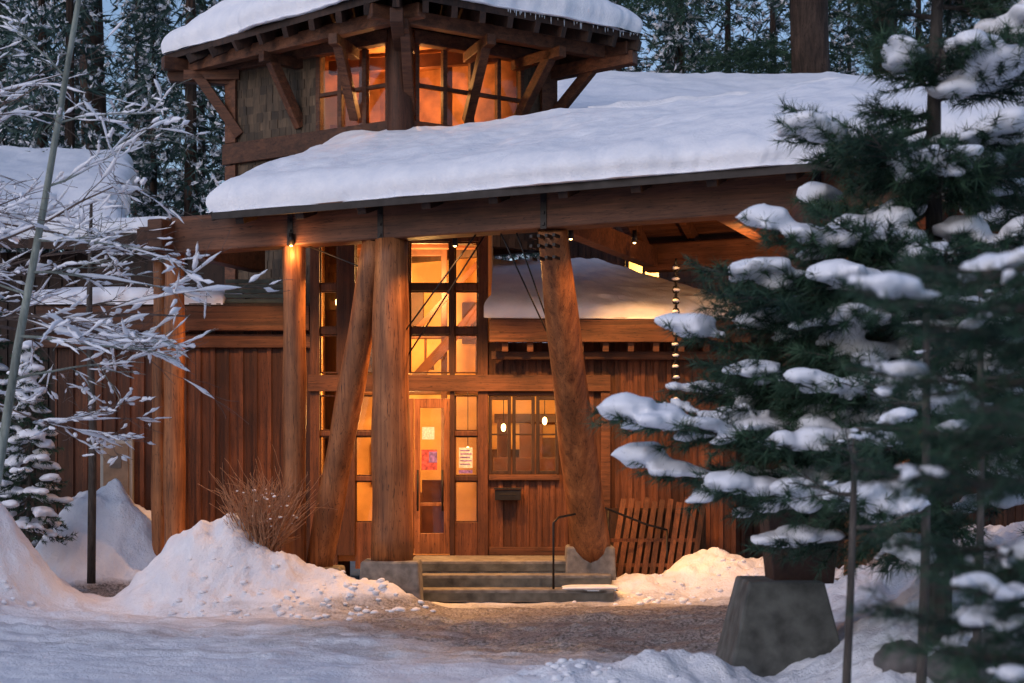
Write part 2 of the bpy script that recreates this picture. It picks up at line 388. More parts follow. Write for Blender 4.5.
for a,b in [(-1.955,-1.445),(-1.435,-.915)]:
    w_=.085; dr.box(a,a+w_,22.02,22.08,.52,2.80); dr.box(b-w_,b,22.02,22.08,.52,2.80)
    dr.box(a+w_,b-w_,22.024,22.076,.52,.82); dr.box(a+w_,b-w_,22.024,22.076,2.66,2.80); dr.box(a+w_,b-w_,22.03,22.07,1.22,1.27)
    gl.box(a+w_,b-w_,22.045,22.051,.82,2.66)
PO(dr.make('entry_doors',LOG,lodge,.006))
hd=M(); hd.tube([(-1.02,21.96,1.15),(-1.02,21.96,1.75)],[.014,.014],8); hd.beam((-1.02,21.97,1.2),(-1.02,22.03,1.2),.02,.02); hd.beam((-1.02,21.97,1.7),(-1.02,22.03,1.7),.02,.02)
hd.tube([(-1.38,21.96,1.15),(-1.38,21.96,1.75)],[.014,.014],8)
PO(hd.make('door_handles',METAL,lodge))
pp=M(); pp.box(-1.33,-1.10,22.03,22.034,1.75,2.05); PO(pp.make('door_poster_red',POST1,lodge))
pp=M(); pp.box(-1.32,-1.14,22.03,22.034,2.2,2.38); pp.box(-.78,-.58,22.036,22.04,1.78,2.08); PO(pp.make('door_notice_paper',PAPER,lodge))
pp=M(); pp.box(-1.22,-1.10,22.026,22.029,1.86,2.02); pp.box(-.78,-.58,22.036,22.04,1.70,1.75)
for k in range(5): pp.box(-.76,-.62+.03*(k%2),22.031,22.034,1.83+k*.05,1.845+k*.05)
PO(pp.make('door_poster_print',POST2,lodge))

# --- right wing wall
WX=(1,0,0)
wl=M(); board_wall(wl,(-.35,22.08,0),WX,3.6,.02,3.62,[(.0,1.0,1.68,2.84)],.19)
wl.box(-.34,3.24,22.09,22.2,0,1.68,None,.1) ; wl.box(.66,3.24,22.09,22.2,1.68,2.84,None,.1); wl.box(-.34,3.24,22.09,22.2,2.84,3.62,None,.1)
PO(wl.make('wing_wall',WV,lodge))
sw=M(); board_wall(sw,(3.25,22.08,0),(0,1,0),4,.02,3.62,[],.2); PO(sw.make('wing_side_wall',WV,lodge))
tf=M(); tf.box(-2.98,1.44,21.90,21.955,2.90,3.14); tf.box(-.34,.70,21.95,22.04,1.60,1.68); tf.box(-.35,.69,21.99,22.05,2.84,2.895)
tf.box(1.30,1.44,21.94,22.03,.02,2.89); tf.box(-.34,1.29,21.99,22.04,.5,.62)
PO(tf.make('facade_trim',WHX,lodge,.006))
dk=M()
for a in (-.35,.0,.35):
    sash(dk,a+.005,a+.335,1.69,2.83,22.0,.05,.09); gl.box(a+.05,a+.29,22.06,22.066,1.74,2.78)
dk.box(-.30,-.07,22.02,22.06,2.26,2.285); dk.box(.05,.29,22.02,22.06,2.26,2.285); dk.box(.40,.64,22.02,22.06,2.26,2.285)
PO(dk.make('dark_window_frames',DARKW,lodge,.005))

# --- left wing
lw=M(); board_wall(lw,(-6.75,22.33,0),WX,3.8,.0,3.82,[],.21)
lw.box(-6.74,-2.97,22.34,22.5,0,3.8,None,.1)
PO(lw.make('left_wing_wall',WV,lodge))
lt=M(); lt.beam((-7.0,22.1,3.98),(-2.98,22.1,3.98),.12,.36); lt.beam((-7.0,22.22,3.66),(-2.98,22.22,3.66),.08,.2)
PO(lt.make('left_wing_fascia',WHX,lodge,.01))
ls=M(); board_wall(ls,(-6.75,27,0),(0,-1,0),4.6,.0,3.82,[],.22); PO(ls.make('left_wing_side_wall',WV,lodge))
lr=M(); lr.box(-7.05,-2.99,22.05,25.5,4.16,4.2); PO(lr.make('left_wing_roof_deck',DARKW,lodge))
PO(snow_surface('left_wing_roof_snow',quadP((-7.0,22.1,4.2),(-4.3,22.1,4.2),(-4.3,25,4.5),(-7.0,25,4.5)),2.7,3,.22,.2,lodge,50,40,seed=5))
vt=M()
for i in range(5): vt.box(-4.25,-3.2,22.15+i*.02,22.2+i*.02,4.22+i*.075,4.275+i*.075)
PO(vt.make('roof_louvre_vent',plain('green_painted_metal',(.06,.08,.065),.6),lodge))

# --- interior rooms
rm=M(); rm.box(-2.95,-.3,25.6,25.7,.4,5.5); rm.box(-2.95,-2.87,22.2,25.6,.4,5.5); rm.box(-.36,-.3,22.2,25.6,3.6,5.5)
rm.box(-.3,3.2,25.6,25.7,.4,3.6); rm.box(3.15,3.2,22.22,25.6,.4,3.6); 
PO(rm.make('interior_walls',PLAST,lodge))
rf=M(); rf.box(-2.95,3.2,22.2,25.7,.40,.49); rf.box(-2.95,-.3,22.2,25.7,5.5,5.55); rf.box(-.29,3.2,22.2,25.7,3.52,3.6)
PO(rf.make('interior_floor_ceiling',IFLOOR,lodge))
fu=M()
fu.box(-2.8,-.5,24.6,25.0,3.0,3.18); fu.box(-1.15,-1.05,24.3,24.4,.5,5.5); 
for i in range(6): fu.box(-2.7+i*.42,-2.66+i*.42,24.6,24.64,3.18,3.9)
fu.box(-2.8,-.5,24.58,24.66,3.9,3.97)
fu.box(-1.9,-1.0,24.0,24.5,.5,1.4); fu.box(-.6,.2,25.3,25.58,1.4,2.1); fu.box(.5,1.0,25.5,25.58,1.6,2.3); fu.box(.1,1.2,23.4,23.9,.5,1.35)
fu.box(-2.4,-2.0,25.5,25.58,1.5,2.2); fu.box(-.85,-.6,25.5,25.58,3.9,4.6); fu.box(-1.9,-1.5,25.5,25.58,4.2,4.8)
fu.box(.12,.5,24.4,24.6,1.9,2.5); fu.box(-.25,-.05,24.8,25.0,.5,2.6); fu.box(-.3,1.3,25.4,25.55,2.55,2.7); fu.box(-.3,1.4,24.2,24.5,.5,1.95)
fu.box(-1.4,-.9,23.3,23.5,.5,1.6)
for yy in (22.9,23.7,24.5): fu.box(-2.87,-.37,yy,yy+.14,5.25,5.45)
PO(fu.make('interior_furniture',IDARK,lodge,.01))
# stair rising behind the tall glazing
sr=M()
for i in range(9): sr.box(-1.6+i*.16,-1.42+i*.16,23.9,24.3,3.2+i*.17,3.25+i*.17)
sr.beam((-1.6,23.9,3.9),(-.4,23.9,5.2),.05,.08); sr.beam((-1.6,23.9,3.15),(-.4,23.9,4.45),.05,.16)
PO(sr.make('interior_stair',IDARK,lodge))
bl=M(); cords=M()
for (x,y,z) in [(-.13,23.0,2.40),(.5,22.95,2.5),(-2.45,23.2,2.7),(-.68,23.1,2.05),(-2.65,22.8,4.3)]:
    bl.blob((x,y,z),.035,.035,.06,12,8,irr=0); cords.tube([(x,y,z+.08),(x,y,z+.9)],[.006,.006],6)
PO(bl.make('pendant_lamps',BULB,lodge)); PO(cords.make('pendant_cords',METAL,lodge))
for i,(p,W) in enumerate([((-1.35,23.5,4.7),460),((-1.6,23.4,2.45),170),((1.0,23.3,2.9),150),((-2.4,23.0,3.6),100)]):
    PO(point('interior_light_%d'%i,p,W,lodge,.12,(1,.53,.17)))

# --- tower
Nn=Vector((-1.65,22.3,0)); Ll=Vector((-4.5,24.0,0)); Rr=Vector((.6,23.7,0)); Bk=Ll+Rr-Nn
dl=(Nn-Ll).normalized(); LL=(Nn-Ll).length; drt=(Rr-Nn).normalized(); LR=(Rr-Nn).length
def shingles(m,o,d,a,b,z0,z1):
    z=z0; 
    while z<z1-.02:
        x=a-random.random()*.1
        while x<b:
            wv=.09+random.random()*.09
            panel(m,o,d,max(a,x),min(b,x+wv-.006),z-.01*random.random(),min(z1,z+.15),.0,.018+.012*random.random())
            x+=wv
        z+=.14
sh=M(); shingles(sh,Ll,dl,0,LL*.535,6.95,8.15); shingles(sh,Ll,dl,0,LL*.68,4.2,6.62)
shingles(sh,Nn,drt,LR*.80,LR,6.95,8.15); shingles(sh,Nn,drt,LR*.35,LR,5.2,6.62)
shingles(sh,Bk,(Ll-Bk).normalized(),0,(Ll-Bk).length,3.8,8.15)
PO(sh.make('tower_shingles',SHG,lodge))
tb=M()
def tw(o,d,a,b,z0,z1,t0=-.16,t1=-.01,tn=None): panel(tb,o,d,a,b,z0,z1,t0,t1,tn)
tw(Ll,dl,0,LL*.535,6.95,8.3); tw(Ll,dl,0,LL*.68,0,6.62); tw(Nn,drt,LR*.80,LR,6.95,8.3); tw(Nn,drt,LR*.35,LR,5.2,6.62)
tw(Bk,(Ll-Bk).normalized(),0,(Ll-Bk).length,3,8.3)
tw(Rr,(Bk-Rr).normalized(),0,(Bk-Rr).length,5.2,8.3)
PO(tb.make('tower_wall_core',DARKW,lodge))
tt=M()
panel(tt,Ll,dl,-.1,LL-.16,6.62,6.95,-.05,.10); panel(tt,Nn,drt,.16,LR+.1,6.62,6.95,-.05,.10)
panel(tt,Ll,dl,-.12,LL-.16,8.1,8.3,-.03,.14); panel(tt,Nn,drt,.16,LR+.1,8.1,8.3,-.03,.14)
panel(tt,Ll,dl,-.06,.16,4.2,6.6,.035,.08); panel(tt,Ll,dl,-.06,.16,6.96,8.09,.035,.08)
for f in (.535,.66,.80,.93):
    panel(tt,Ll,dl,LL*f-.04,LL*f+.04,6.95,8.1,-.06,.03)
for f in (.10,.28,.46,.64,.80):
    panel(tt,Nn,drt,LR*f-.035,LR*f+.035,6.95,8.1,-.06,.03)
panel(tt,Ll,dl,LL*.535,LL*.93,7.48,7.54,-.05,.02); panel(tt,Nn,drt,LR*.1,LR*.8,7.48,7.54,-.05,.02)
panel(tt,Ll,dl,LL*.68,LL*.72,4.2,6.62,-.06,.03); panel(tt,Nn,drt,LR*.31,LR*.35,5.6,6.62,-.06,.03); panel(tt,Ll,dl,LL*.84,LL*.87,4.2,6.62,-.06,.03)
panel(tt,Nn,drt,LR*.92,LR+.08,5.2,6.6,.035,.1); panel(tt,Nn,drt,LR*.92,LR+.08,6.96,8.09,.035,.1)
PO(tt.make('tower_trim',WHX,lodge,.01))
panel(gl,Ll,dl,LL*.535,LL*.93,6.95,8.1,-.03,-.024); panel(gl,Nn,drt,LR*.1,LR*.8,6.95,8.1,-.03,-.024)
panel(gl,Ll,dl,LL*.68,LL*.98,5.9,6.62,-.03,-.024); panel(gl,Nn,drt,LR*.02,LR*.35,5.9,6.62,-.03,-.024)
PO(gl.make('window_glass',GLASS,lodge))
ti=M(); 
c=(Nn+Bk)/2
for z in (6.80,8.32):
    q=[p.lerp(c,.06) for p in (Nn,Rr,Bk,Ll)]
    ti.add([(p.x,p.y,z) for p in q]+[(p.x,p.y,z+.05) for p in q],[(3,2,1,0),(4,5,6,7),(0,1,5,4),(1,2,6,5),(2,3,7,6),(3,0,4,7)])
q=[p.lerp(c,.12) for p in (Nn,Rr,Bk,Ll)]
ti.beam((q[2].x,q[2].y,7.6),(q[3].x,q[3].y,7.6),.04,1.5); ti.beam((q[1].x,q[1].y,7.6),(q[2].x,q[2].y,7.6),.04,1.5)
PO(ti.make('tower_interior',plain('tower_interior_wood',(.36,.15,.05),.7,0,4,.45),lodge))
tf2=M(); tf2.beam((-2.9,23.9,7.2),(-1.0,24.2,7.2),.1,.08); tf2.beam((-2.3,23.2,6.85),(-2.3,23.2,8.3),.12,.12); tf2.beam((-1.0,23.6,6.85),(-1.0,23.6,8.3),.12,.12); tf2.beam((-2.9,23.9,8.15),(-.2,23.2,8.15),.12,.2)
tf2.beam((-3.6,24.2,7.55),(-2.3,25.2,7.5),.06,.8); tf2.beam((-1.6,24.9,7.1),(-.6,24.3,7.1),.06,.5)
PO(tf2.make('tower_inner_timbers',IDARK,lodge))
PO(point('tower_light',(-1.75,23.5,7.75),120,lodge,.1,(1,.47,.15))); PO(point('tower_light_low',(-1.9,23.3,6.4),45,lodge,.1))
tp=M(); tp.log((Nn.x,Nn.y-.08,5.6),(Nn.x,Nn.y-.08,8.35),.21,.19)
PO(tp.make('tower_corner_log',WV,lodge))
# tower roof
eN=np.array((-1.6,20.7)); eL=np.array((-5.55,24.0)); eR=np.array((1.95,22.9)); eB=eL+eR-eN
ez=8.42; rise=1.55
def towerP(U,V):
    x=eN[0]+(eR-eN)[0]*U+(eL-eN)[0]*V; y=eN[1]+(eR-eN)[1]*U+(eL-eN)[1]*V
    a=np.abs(2*U-1);b=np.abs(2*V-1); k=(a**6+b**6)**(1/6)
    return x,y,ez+rise*(1-np.clip(k,0,1.0))
PO(snow_surface('tower_roof_snow',towerP,3.9,5.1,.42,.28,lodge,90,110,hang=.10,seed=2))
td=M()
corn=[eN,eR,eB,eL]; ap=Vector(((eN+eB)[0]/2,(eN+eB)[1]/2,ez+rise-.02))
vs=[Vector((p[0],p[1],ez-.02)) for p in corn]+[ap]+[Vector((p[0],p[1],ez-.12)) for p in corn]+[ap-Vector((0,0,.1))]
td.add(vs,[(0,1,4),(1,2,4),(2,3,4),(3,0,4),(5,9,6),(6,9,7),(7,9,8),(8,9,5),(0,5,6,1),(1,6,7,2),(2,7,8,3),(3,8,5,0)])
PO(td.make('tower_roof_deck',DARKW,lodge))
ra=M()
wc=[Nn,Rr,Bk,Ll]
for i in range(4):
    a,b=corn[i],corn[(i+1)%4]; wa,wb=wc[i],wc[(i+1)%4]
    nR=9
    for k in range(nR+1):
        t=k/nR; e=Vector((a[0]+(b[0]-a[0])*t,a[1]+(b[1]-a[1])*t,ez-.2)); q=wa.lerp(wb,.05+.9*t)
        ra.beam(e,(q.x,q.y,ez+.28),.09,.16)
PO(ra.make('tower_rafters',DARKW,lodge,.006))
rb=M()
for i in range(4):
    a,b=corn[i],corn[(i+1)%4]; wa,wb=wc[i],wc[(i+1)%4]
    f=.62
    pa=Vector((wa.x+(a[0]-wa.x)*f,wa.y+(a[1]-wa.y)*f,ez-.22)); pb=Vector((wb.x+(b[0]-wb.x)*f,wb.y+(b[1]-wb.y)*f,ez-.22))
    d=(pb-pa).normalized(); rb.beam(pa-d*.45,pb+d*.45,.16,.2)
    rb.beam((wa.x,wa.y,ez-.42),(wa.x+(a[0]-wa.x)*.95,wa.y+(a[1]-wa.y)*.95,ez-.36),.18,.2)
    for t in (.0,.42,.78):
        q=wa.lerp(wb,.06+t*.88); o_=pa.lerp(pb,.03+t*.9)
        rb.beam((q.x,q.y,ez-1.35),(o_.x,o_.y,ez-.33),.14,.16); 
        rb.beam((q.x,q.y,ez-.38),(o_.x+(o_.x-q.x)*.25,o_.y+(o_.y-q.y)*.25,ez-.38),.14,.16)
PO(rb.make('tower_eave_braces',WHX,lodge,.01))
ic=M()
for k in range(34):
    t=random.random(); a,b=(eN,eR)
    p=Vector((a[0]+(b[0]-a[0])*(.35+.65*t),a[1]+(b[1]-a[1])*(.35+.65*t),ez-.02)); L_=.03+.10*random.random()**2
    ic.tube([p+Vector((0,-.03,0)),p+Vector((0,-.03,-L_))],[.009,.002],6)
PO(ic.make('icicles',ICE,lodge))

# --- porte-cochere canopy
E1=Vector((-3.95,19.9,5.12)); u=Vector((.9153,-.4027,0)); nb=Vector((.4027,.9153,0)); LEN=11.2; RUN=3.05; SL=.40
def R(t,r,dz=0): return E1+u*t+nb*r+Vector((0,0,SL*r+dz))
def canP(U,V):
    t=U*LEN; r=V*RUN
    return E1.x+u.x*t+nb.x*r, E1.y+u.y*t+nb.y*r, E1.z+.06+SL*r+0*t
PO(snow_surface('canopy_roof_snow',canP,LEN,RUN,.42,.26,lodge,300,90,hang=.12,seed=9,edges=(1,1,1,0)))
def canB(U,V):
    t=3.9+U*(LEN-3.9); r=V*RUN
    return E1.x+u.x*t+nb.x*(RUN+r), E1.y+u.y*t+nb.y*(RUN+r), E1.z+.06+SL*(RUN-r)
PO(snow_surface('canopy_back_snow',canB,LEN-3.9,RUN,.42,.30,lodge,120,50,seed=19,edges=(1,1,0,1)))
cdk=M()
def slab(m,a,b,c_,d_,th):
    vs=[a,b,c_,d_]+[p-Vector((0,0,th)) for p in(a,b,c_,d_)]
    m.add(vs,[(0,1,2,3),(7,6,5,4),(0,4,5,1),(1,5,6,2),(2,6,7,3),(3,7,4,0)])
nb_=16
for k in range(nb_):
    r0=RUN*k/nb_; r1=RUN*(k+1)/nb_-.012
    slab(cdk,R(0,r0,.05),R(LEN,r0,.05),R(LEN,r1,.05),R(0,r1,.05),.04)
    b0=lambda t,r:Vector((E1.x+u.x*t+nb.x*(RUN+r),E1.y+u.y*t+nb.y*(RUN+r),E1.z+.05+SL*(RUN-r)))
    slab(cdk,b0(3.9,r0),b0(LEN,r0),b0(LEN,r1),b0(3.9,r1),.04)
PO(cdk.make('canopy_decking',WH,lodge))
fc=M(); fc.beam(R(-.02,-.02,.0),R(LEN+.02,-.02,.0),.03,.09); fc.beam(R(-.02,-.02,.0),R(-.02,RUN,.0),.03,.12)
PO(fc.make('canopy_metal_edge',METAL,lodge))
rf_=M(); tails=M()
k=.35
while k<LEN:
    rf_.beam(R(k,.55,-.10),R(k,RUN,-.10),.11,.18)
    tails.beam(R(k,.06,-.07),R(k,.56,-.10),.13,.15)
    if k>4: 
        p=R(k,RUN,-.10); rf_.beam(p,p+nb*RUN-Vector((0,0,SL*RUN)),.11,.18)
    k+=.92
PO(tails.make('canopy_rafter_tails',DARKW,lodge,.01))
rf_.beam(R(3.7,RUN,-.3),R(LEN,RUN,-.3),.2,.34)
for t in (4.4,6.6,8.8,10.8):
    p=R(t,.85,-.5); rf_.beam(Vector((p.x,p.y,4.97)),Vector((p.x,p.y,4.97))+nb*4.6,.2,.3)
    q=R(t,RUN,0); rf_.beam((q.x,q.y,5.1),(q.x,q.y,5.9),.18,.18)
    a_=Vector((p.x,p.y,5.0)); rf_.beam(a_+nb*.4,Vector((q.x,q.y,5.95))-nb*.2,.14,.16); rf_.beam(a_+nb*4.0,Vector((q.x,q.y,5.95))+nb*.2,.14,.16)
PO(rf_.make('canopy_rafters',WH,lodge,.01))
mb=M(); B0=Vector((-4.72,20.82,4.98)); ub=Vector((1,-.427,0)).normalized()
mb.beam(B0,B0+ub*12.6,.3,.5,.6)
nbb=Vector((-ub.y,ub.x,0))
mb.beam(B0+nbb*4.6+ub*5.4,B0+nbb*4.6+ub*12.6,.26,.42)
mb.beam(B0+nbb*.0+ub*.12-nbb*.4+Vector((-.1,0,-.02)),B0+nbb*2.2+ub*.12+Vector((-.1,0,-.02)),.24,.42,.1)
mb.beam((-5.15,20.95,4.95),(-4.98,22.6,4.95),.2,.4,.1)
PO(mb.make('main_beam',WH,lodge,.02))
pl=M()
T=Matrix(((ub.x,-nbb.x,0,B0.x),(ub.y,-nbb.y,0,B0.y),(0,0,1,0),(0,0,0,1)))
for s in (.06,2.0,3.35,5.62,9.0):
    pl.box(s-.04,s+.04,.152,.162,4.72,5.2,T)
    for z in (4.78,4.92,5.06): pl.box(s-.018,s+.018,.162,.18,z-.018,z+.018,T)
for s in (5.5,5.6,5.7,5.8):
    for z in (4.35,4.5,4.62): pl.box(s-.018,s+.018,.1,.27,z-.018,z+.018,T)
def rod(a,b): pl.tube([a,b],[.011,.011],6)
rod((-1.38,19.4,3.55),(-.42,18.98,4.78)); rod((-1.38,19.5,3.2),(-.30,19.3,4.85)); rod((-.15,18.9,4.75),(.86,20.05,2.75)); rod((.05,18.85,4.75),(.93,20.1,2.45))
rod((-1.75,19.5,4.3),(-2.75,20.0,4.75))
pl.box(.79,.97,19.8,19.83,2.35,2.85)
PO(pl.make('steel_plates_and_rods',METAL,lodge))
lg=M()
lg.log((-2.92,20.1,0),(-2.92,20.1,5.2),.165,.15)
lg.log((-1.57,19.5,.58),(-1.57,19.5,4.74),.27,.22)
lg.log((-2.62,20.25,.30),(-1.78,19.62,4.74),.19,.17)
lg.log((1.10,20.85,.5),(.50,18.62,4.74),.28,.19)
lg.log((-4.70,20.9,0),(-4.70,20.9,4.75),.155,.14); lg.log((-4.98,21.25,0),(-4.98,21.25,4.8),.12,.11)
lg.log((3.92,17.15,.3),(3.92,17.15,4.75),.13,.12); lg.log((7.0,15.85,.3),(7.0,15.85,4.75),.2,.18)
lg.log((5.9,21.2,.2),(5.9,21.2,4.9),.2,.18)
lg.log((3.95,17.4,.5),(5.0,18.2,2.2),.12,.11); lg.log((4.9,16.9,.4),(3.95,17.3,1.9),.10,.1)
PO(lg.make('log_columns',LOG,lodge))
ct=M()
def frust(m,cx,cy,z0,z1,w0,d0,w1,d1,tone=.5):
    vs=[Vector((cx+i*w0/2,cy+j*d0/2,z0)) for i,j in((-1,-1),(1,-1),(1,1),(-1,1))]+[Vector((cx+i*w1/2,cy+j*d1/2,z1)) for i,j in((-1,-1),(1,-1),(1,1),(-1,1))]
    m.add(vs,[(3,2,1,0),(4,5,6,7),(0,1,5,4),(1,2,6,5),(2,3,7,6),(3,0,4,7)],tone)
frust(ct,-1.57,19.55,-.1,.58,.82,.8,.74,.72); frust(ct,-2.62,20.25,-.1,.45,.75,.7,.66,.62); frust(ct,1.08,20.85,.0,.70,.72,.66,.66,.6)
frust(ct,3.92,17.15,-.1,.5,.5,.5,.42,.42)
PO(ct.make('column_plinths',CONC,lodge,.03))
st=M()
st.box(-1.42,1.40,20.62,21.95,0,.5); st.box(-1.42,1.34,20.24,20.61,0,.335); st.box(-1.42,1.36,19.86,20.23,0,.17)
PO(st.make('entry_steps',CONC,lodge,.015))
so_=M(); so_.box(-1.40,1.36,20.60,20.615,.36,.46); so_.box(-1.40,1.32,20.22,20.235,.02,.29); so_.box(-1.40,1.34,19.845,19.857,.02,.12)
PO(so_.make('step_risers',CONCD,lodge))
PO(snow_surface('step_snow',quadP((.75,19.90,.165),(1.36,19.90,.165),(1.36,20.2,.165),(.75,20.2,.165)),.6,.3,.06,.1,lodge,16,10))
wz=3.93; A=(-.30,21.35,wz);B=(3.35,21.35,wz-.02);C=(1.5,23.9,4.85);D=(-.30,23.9,4.85)
PO(snow_surface('wing_roof_snow',quadP(A,B,C,D),3.6,2.8,.28,.26,lodge,90,50,hang=.07,seed=31,edges=(0,1,1,0)))
wr=M(); slab(wr,*[Vector(p)-Vector((0,0,.01)) for p in(A,B,C,D)],.06)
wr.beam((-.32,21.36,wz-.20),(3.38,21.36,wz-.20),.06,.32); 
slab(wr,Vector(B)-Vector((0,0,.015)),Vector((3.9,24.5,wz)),Vector((2.5,24.5,4.85)),Vector(C)-Vector((0,0,.015)),.05)
wr.beam((3.38,21.38,wz-.2),(3.38,24.5,wz-.2),.06,.32)
k=-.1
while k<3.3:
    wr.beam((k,21.42,wz-.42),(k,22.05,wz-.36),.09,.14); k+=.36
wr.beam((-.3,21.75,wz-.52),(3.3,21.75,wz-.52),.09,.12)
PO(wr.make('wing_roof_timbers',WHX,lodge,.008))

# exterior lamps
ex=M(); eb=M()
LP=[(-2.92,19.84,4.72),(-.75,19.75,4.70),(.75,19.15,4.70),(1.6,19.6,4.72),(3.92,16.95,4.2),(3.2,19.2,3.9)]
for p in LP:
    ex.tube([Vector(p)+Vector((0,0,.16)),p],[.03,.042],12); eb.blob(Vector(p)-Vector((0,0,.0)),.02,.02,.014,10,6,irr=0)
PO(ex.make('lamp_housings',METAL,lodge)); PO(eb.make('lamp_bulbs',BULB,lodge))
PO(point('canopy_lamp_a',(-2.92,19.80,4.62),16,lodge,.03))
PO(spot('canopy_lamp_b',(-.75,19.75,4.64),(-.9,21.3,.3),720,100,lodge))
PO(spot('canopy_lamp_c',(.75,19.2,4.62),(.5,21.3,.6),520,90,lodge))
PO(spot('canopy_lamp_d',(1.6,19.6,4.64),(2.0,21.9,1.6),330,80,lodge))
PO(point('canopy_lamp_e',(4.4,18.0,3.6),90,lodge,.06))
PO(spot('canopy_lamp_g',(3.2,19.2,4.08),(3.3,20.2,6.2),260,150,lodge))
PO(spot('canopy_lamp_f',(-3.6,20.6,4.6),(-4.0,22.3,1.2),130,110,lodge))
PO(spot('canopy_lamp_h',(-2.2,20.1,4.7),(-2.1,20.6,.8),330,120,lodge))
PO(spot('canopy_lamp_i',(-.7,18.9,4.66),(-1.6,19.5,2.0),120,90,lodge))
PO(spot('canopy_lamp_j',(1.4,18.1,4.6),(.7,19.4,2.6),120,90,lodge))
mbx=empty('mailbox',(-.06,21.9,1.4)); q=M(); q.box(-.19,.19,-.09,.08,-.09,.06); q.box(-.2,.2,-.11,.08,.065,.09); q.box(-.12,.12,-.097,-.09,-.01,.0)
q.make('box',METAL,mbx,.012)
uc=empty('utility_cabinet',(-5.85,22.2,1.66)); q=M(); q.box(-.24,.24,-.02,.08,-.62,.55); q.make('frame',GREY,uc,.01)
q=M(); q.box(-.19,.19,-.05,-.022,-.5,.48); q.make('door',plain('cabinet_door',(.22,.15,.10),.5,.1),uc,.01)
q=M(); q.box(-.08,.08,-.06,-.052,.12,.3); q.make('meter',plain('meter_face',(.12,.10,.09),.3),uc)
# main building behind right
mbld=empty('rear_lodge_building',(6,27,0))
def PR(o): o.matrix_parent_inverse=Matrix.Translation((-6,-27,0)); return o
q=M(); board_wall(q,(1.0,26.5,0),WX,14,0,7.4,[(1.0,1.65,4.75,5.6),(4.5,5.2,4.8,5.6)],.22); q.box(1.0,15,26.52,26.6,0,4.75,None,.1); q.box(1,2.0,26.52,26.6,4.75,5.6,None,.1); q.box(2.65,5.5,26.52,26.6,4.75,5.6,None,.1); q.box(6.2,15,26.52,26.6,4.75,5.6,None,.1); q.box(1,15,26.52,26.6,5.6,7.4,None,.1)
PR(q.make('walls',WV,mbld))
q=M(); q.box(1.9,6.4,28,28.1,4.2,6.2); PR(q.make('room_wall',PLAST,mbld)); PR(point('room_light',(2.6,27.4,5.3),150,mbld,.1,(1,.7,.3))); PR(point('room_light_b',(5.8,27.4,5.3),100,mbld,.1,(1,.7,.3)))
q=M(); sash(q,2.0,2.65,4.75,5.6,26.42,.06,.08); q.box(2.3,2.35,26.44,26.48,4.8,5.55); sash(q,5.5,6.2,4.8,5.6,26.42,.06,.08)
q.box(1.0,9,25.5,25.56,4.15,4.25); q.box(1.0,9,25.5,25.56,4.95,5.02)
k=1.0
while k<9: q.box(k,k+.04,25.52,25.55,4.25,4.95); k+=.16
q.box(1.0,9,25.5,26.5,4.0,4.12)
PR(q.make('balcony_and_frames',DARKW,mbld))
q=M(); slab(q,Vector((.8,25.9,7.5)),Vector((15.5,25.9,7.5)),Vector((15.5,30,9.3)),Vector((.8,30,9.3)),.2); PR(q.make('roof_deck',DARKW,mbld))
PR(snow_surface('roof_snow',quadP((.8,25.9,7.5),(15.5,25.9,7.5),(15.5,30,9.3),(.8,30,9.3)),14.7,4.4,.45,.4,mbld,120,50,seed=44))
nbld=empty('neighbour_cabin',(-10,28,0))
def PN(o): o.matrix_parent_inverse=Matrix.Translation((10,-28,0)); return o
q=M(); board_wall(q,(-14,26.6,0),WX,6.6,0,5.6,[],.24); q.box(-14,-7.4,26.63,26.8,0,5.6,None,.1); PN(q.make('walls',DARKW,nbld))
q=M(); slab(q,Vector((-14.5,25.8,5.9)),Vector((-6.7,25.8,5.7)),Vector((-7.6,30,7.8)),Vector((-14.5,30,8.2)),.18); PN(q.make('roof_deck',DARKW,nbld))
PN(snow_surface('roof_snow',quadP((-14.5,25.8,5.9),(-6.7,25.8,5.7),(-7.6,30,7.8),(-14.5,30,8.2)),7.8,4.8,.4,.35,nbld,80,50,seed=71))
q=M(); slab(q,Vector((-7.2,25.3,5.75)),Vector((-4.2,25.3,5.75)),Vector((-4.2,27,6.0)),Vector((-7.2,27,6.0)),.25); q.box(-7.1,-4.3,25.6,26.8,3,5.5); PN(q.make('link_roof',DARKW,nbld))
PN(snow_surface('link_roof_snow',quadP((-7.2,25.3,5.75),(-4.2,25.3,5.75),(-4.2,27,6.0),(-7.2,27,6.0)),3,1.7,.25,.2,nbld,50,30,seed=77))

hr=empty('handrail',(.6,20.3,0)); q=M()
P0=[(.55,19.9,.17),(.55,19.9,1.05),(.62,19.95,1.12),(1.3,20.9,1.22),(1.9,21.2,.98),(2.2,21.3,.9)]
q.tube([Vector(p)-Vector((.6,20.3,0)) for p in P0],[.016]*6,8)
q.tube([(.75,.7,.5),(.75,.7,1.18)],[.014,.014],8); q.tube([(1.6,1.0,.1),(1.6,1.0,.9)],[.014,.014],8)
q.make('rail',METAL,hr)
sg=empty('slatted_wooden_fence',(2.0,21.3,0)); q=M()
for i in range(11):
    x=-.62+i*.115; q.beam((x,-.15,.15),(x+.2+.03*random.random(),.25,1.28+.08*random.random()),.075,.03,None,(0,1,0))
q.beam((-.6,.04,.75),(.66,.08,.75),.03,.05); q.beam((-.66,-.06,.4),(.62,-.03,.4),.03,.05)
q.make('slats',WV,sg)
q=M(); q.box(-.7,.8,.36,.40,.1,1.2); q.make('backing',DARKW,sg)
rc=empty('rain_chain',(2.25,20.6,0)); q=M(); s_=M()
